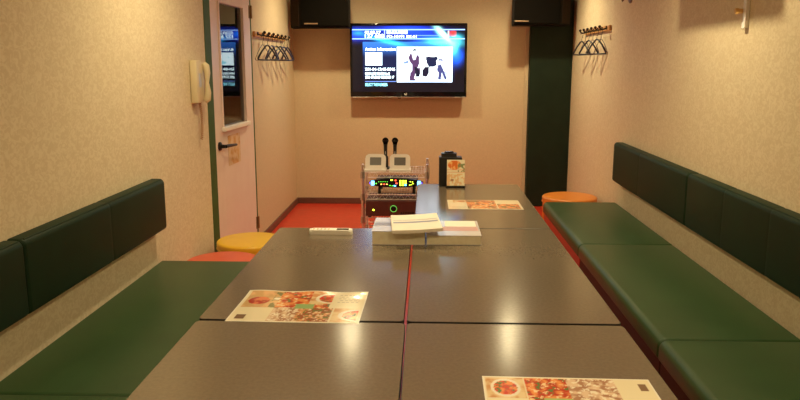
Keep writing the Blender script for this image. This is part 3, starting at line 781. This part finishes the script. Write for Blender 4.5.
# ------------------------------------------------------------------ loudspeakers
def speaker(x0, x1, zb, outer, label):
    """outer = -1: chamfered outer side on the left, +1 on the right"""
    t = thing('loudspeaker', label, 'loudspeaker', ((x0+x1)/2, 7.55, zb), 0, 'black loudspeakers on the back wall')
    ch = .11
    if outer < 0: P = [(x0+ch, 7.40), (x1, 7.40), (x1-.02, 7.60), (x0+.02, 7.60), (x0, 7.49)]
    else: P = [(x0, 7.40), (x1-ch, 7.40), (x1, 7.49), (x1-.02, 7.62), (x0+.02, 7.62)]
    b = prism(P, zb, zb+.30); bmesh.ops.bevel(b, geom=list(b.edges), offset=.006, segments=2, affect='EDGES')
    obj('cabinet', b, M['speaker'], t, 40)
    fx0, fx1 = (x0+ch+.012, x1-.02) if outer < 0 else (x0+.02, x1-ch-.012)
    obj('front_grille', box(fx0, fx1, 7.386, 7.401, zb+.018, zb+.285, bev=.005), M['grille'], t)
    # side vent on the chamfer
    (ax, ay), (bx_, by_) = ((x0, 7.49), (x0+ch, 7.40)) if outer < 0 else ((x1-ch, 7.40), (x1, 7.49))
    d = Vector((bx_-ax, by_-ay)); nn = Vector((d.y, -d.x)).normalized()*.005
    q = [(ax+d.x*.12, ay+d.y*.12), (ax+d.x*.88, ay+d.y*.88)]
    obj('side_panel', prism([q[0], q[1], (q[1][0]+nn.x, q[1][1]+nn.y), (q[0][0]+nn.x, q[0][1]+nn.y)], zb+.02, zb+.28), M['speaker_side'], t)
    bx0 = (x0+.155 if outer < 0 else x0+.025)
    obj('badge', box(bx0, bx0+.135, 7.383, 7.388, zb+.034, zb+.046, bev=.001), M['badge'], t)
    obj('wall_bracket', box((x0+x1)/2-.05, (x0+x1)/2+.05, 7.59, YB-.002 if outer < 0 else 7.698, zb+.08, zb+.22), M['black_metal'], t)
speaker(-1.372, -.758, 1.848, -1, 'black loudspeaker high on the back wall left of the television')
speaker(.832, 1.418, 1.868, 1, 'black loudspeaker above the dark green panel, right of the television')

# ------------------------------------------------------------------ coat racks and hangers
def coat_rack(side, y0, y1, z, n, label):
    s = -1 if side == 'l' else 1; x = XF if s < 0 else XR
    t = thing('coat_rack', label, 'coat rack', (x, (y0+y1)/2, z))
    xa, xb = sorted((x-s*.001, x-s*.020))
    obj('board', box(xa, xb, y0, y1, z-.021, z+.021, bev=.003), M['wood'], t)
    P = []
    for k in range(n):
        y = y0+.09+(y1-y0-.18)*k/(n-1)
        pts = [(x-s*.018, y, z+.005), (x-s*.035, y, z-.004), (x-s*.055, y, z-.010), (x-s*.070, y, z-.008), (x-s*.078, y, z+.010)]
        b = tube(pts, [.007, .006, .006, .006, .007], 8); add_lathe(b, [(0, 0), (.016, 0), (.014, .008), (0, .010)], x-s*.020, y, z+.005, 16, Matrix.Rotation(R(-90*s), 4, 'Y'))
        add_lathe(b, [(0, -.013), (.009, -.009), (.013, 0), (.009, .009), (0, .013)], x-s*.078, y, z+.014, 12)
        obj('hook', b, M['hook'], t, 50); P.append((x-s*.060, y, z-.0065))
    return P
def make_hanger(label, key, hw, drop, wire):
    t = thing('coat_hanger', label, 'coat hanger', (0, 0, 0))
    pts = []
    for k in range(13):
        a = R(200-20*k*1.0); pts.append((.019*math.cos(a), 0, -.019+.001+.019*math.sin(a)))
    pts = [p for p in pts]
    pts += [(0.012, 0, -.048), (0, 0, -.060), (0, 0, -.085)]
    obj('hook', tube(pts, .0022, 6), M['hook'] if not wire else M[key], t, 60, local=True)
    r = .0026 if wire else .0075
    z0 = -.085
    loop = [(-hw, 0, z0-drop), (-hw-.008, 0, z0-drop+.010), (-hw*.62, 0, z0-drop*.42), (-.02, 0, z0-.006), (0, 0, z0), (.02, 0, z0-.006), (hw*.62, 0, z0-drop*.42), (hw+.008, 0, z0-drop+.010), (hw, 0, z0-drop)]
    n = len(loop); b = bmesh.new(); add_tube(b, loop, r, 7); obj('shoulders', b, M[key], t, 60, local=True)
    obj('trouser_bar', tube([(-hw, 0, z0-drop), (0, 0, z0-drop-.003), (hw, 0, z0-drop)], r*.9, 7), M[key], t, 60, local=True)
    return t
PL = coat_rack('l', 5.975, 7.24, 1.735, 7, 'wooden coat hook rail beside the door on the left wall')
PR = coat_rack('r', 6.13, 7.08, 1.785, 6, 'wooden coat hook rail on the right wall near the green panel')
protos = {'a': make_hanger('', 'hanger_black', .128, .120, False), 'b': make_hanger('', 'hanger_blue', .128, .120, False), 'c': make_hanger('', 'hanger_grey', .122, .125, True), 'd': make_hanger('', 'hanger_black', .118, .12, True)}
index_kids(); used = set()
def hang(key, p, rz, label, group):
    o = protos[key] if key not in used else copy_tree(protos[key])
    used.add(key); o.location = (p[0], p[1], p[2]+.008+.0); o.rotation_euler = (0, 0, rz); o['label'] = label; o['group'] = group
ordl = ['nearest the door', 'second from the door', 'third from the door', 'in the middle of the rail', 'third from the back wall', 'second from the back wall', 'nearest the back wall']
kn = {'a': 'black plastic', 'b': 'navy blue plastic', 'c': 'thin grey wire', 'd': 'thin black wire'}
for k, (p, key) in enumerate(zip(PL, 'cabaaba')):
    hang(key, p, R((74, 66, 78, 62, 70, 64, 76)[k]), kn[key]+' hanger on the left wall rail, '+ordl[k], 'hangers on the left rail')
ordr = ['nearest the camera', 'second from the camera end', 'third from the camera end', 'third from the far end', 'second from the far end', 'nearest the green panel']
for k, (p, key) in enumerate(zip(PR, 'cadada')):
    hang(key, p, R((-78, -68, -76, -66, -79, -70)[k]), kn[key]+' hanger on the right wall rail, '+ordr[k], 'hangers on the right rail')

# ------------------------------------------------------------------ intercom phone
px = XL
t = thing('intercom_phone', 'ivory wall phone with handset beside the green door frame', 'phone', (px, 4.60, 1.24))
obj('wall_plate', box(px+.001, px+.045, 4.505, 4.61, 1.255, 1.520, bev=.008), M['ivory'], t, 50)
b = bmesh.new()
pts = [(px+.045, 4.655, 1.50), (px+.060, 4.655, 1.485), (px+.066, 4.655, 1.44), (px+.062, 4.655, 1.38), (px+.066, 4.655, 1.32), (px+.060, 4.655, 1.275), (px+.045, 4.655, 1.262)]
add_tube(b, pts, [.016, .022, .020, .013, .020, .022, .016], 14); obj('handset', b, M['ivory'], t, 60)
obj('cradle', box(px+.001, px+.040, 4.61, 4.69, 1.265, 1.505, bev=.010), M['ivory'], t, 50)
obj('keypad', box(px+.045, px+.047, 4.55, 4.60, 1.355, 1.44), M['steel'], t)
b = bmesh.new(); pts = []
for k in range(160):
    a = k*.75; f = k/159; pts.append((px+.028+.008*math.cos(a), 4.60+.02*math.sin(f*3.1)+.008*math.sin(a), 1.255-.23*f))
add_tube(b, pts, .0028, 5); obj('coiled_cord', b, M['cable'], t, 60)

# ------------------------------------------------------------------ right wall fittings
t = thing('air_conditioner', 'white wall air conditioner just above the frame, shading the right wall', 'air conditioner', (XR-.15, 3.79, 2.02))
obj('housing', box(XR-.28, XR-.001, 3.40, 4.20, 2.02, 2.33, bev=.02, seg=4), M['white_plastic'], t, 50)
obj('air_flap', box(XR-.265, XR-.14, 3.46, 4.13, 2.014, 2.021, bev=.001), M['white_plastic'], t)
t = thing('wall_rail', 'white vertical metal rail end with brass knob hanging on the right wall', 'rail', (XR, 3.56, 1.665))
b = bmesh.new(); add_box(b, XR-.018, XR-.001, 3.545, 3.580, 1.665, 2.018, bev=.002); obj('rail', b, M['white_plastic'], t)
b = lathe([(0, 0), (.011, 0), (.011, .014), (.015, .022), (.013, .034), (0, .038)], XR-.018, 3.585, 1.742, 20, Matrix.Rotation(R(-90), 4, 'Y')); obj('knob', b, M['brass'], t, 50)
obj('rail_end', box(XR-.020, XR-.0005, 3.543, 3.582, 1.661, 1.693, bev=.003), M['white_plastic'], t)
t = thing('wall_hook', 'small round dark bronze hook plate at the top of the right wall', 'hook', (XR, 5.60, 1.985))
obj('round_plate', lathe([(0, 0), (.055, 0), (.055, .006), (.046, .012), (0, .014)], XR-.0005, 5.60, 1.99, 30, Matrix.Rotation(R(-90), 4, 'Y')), M['bronze'], t, 40)
obj('hook', tube([(XR-.012, 5.60, 1.985), (XR-.045, 5.60, 1.97), (XR-.062, 5.60, 1.95), (XR-.068, 5.60, 1.97)], .006, 8), M['bronze'], t, 60)
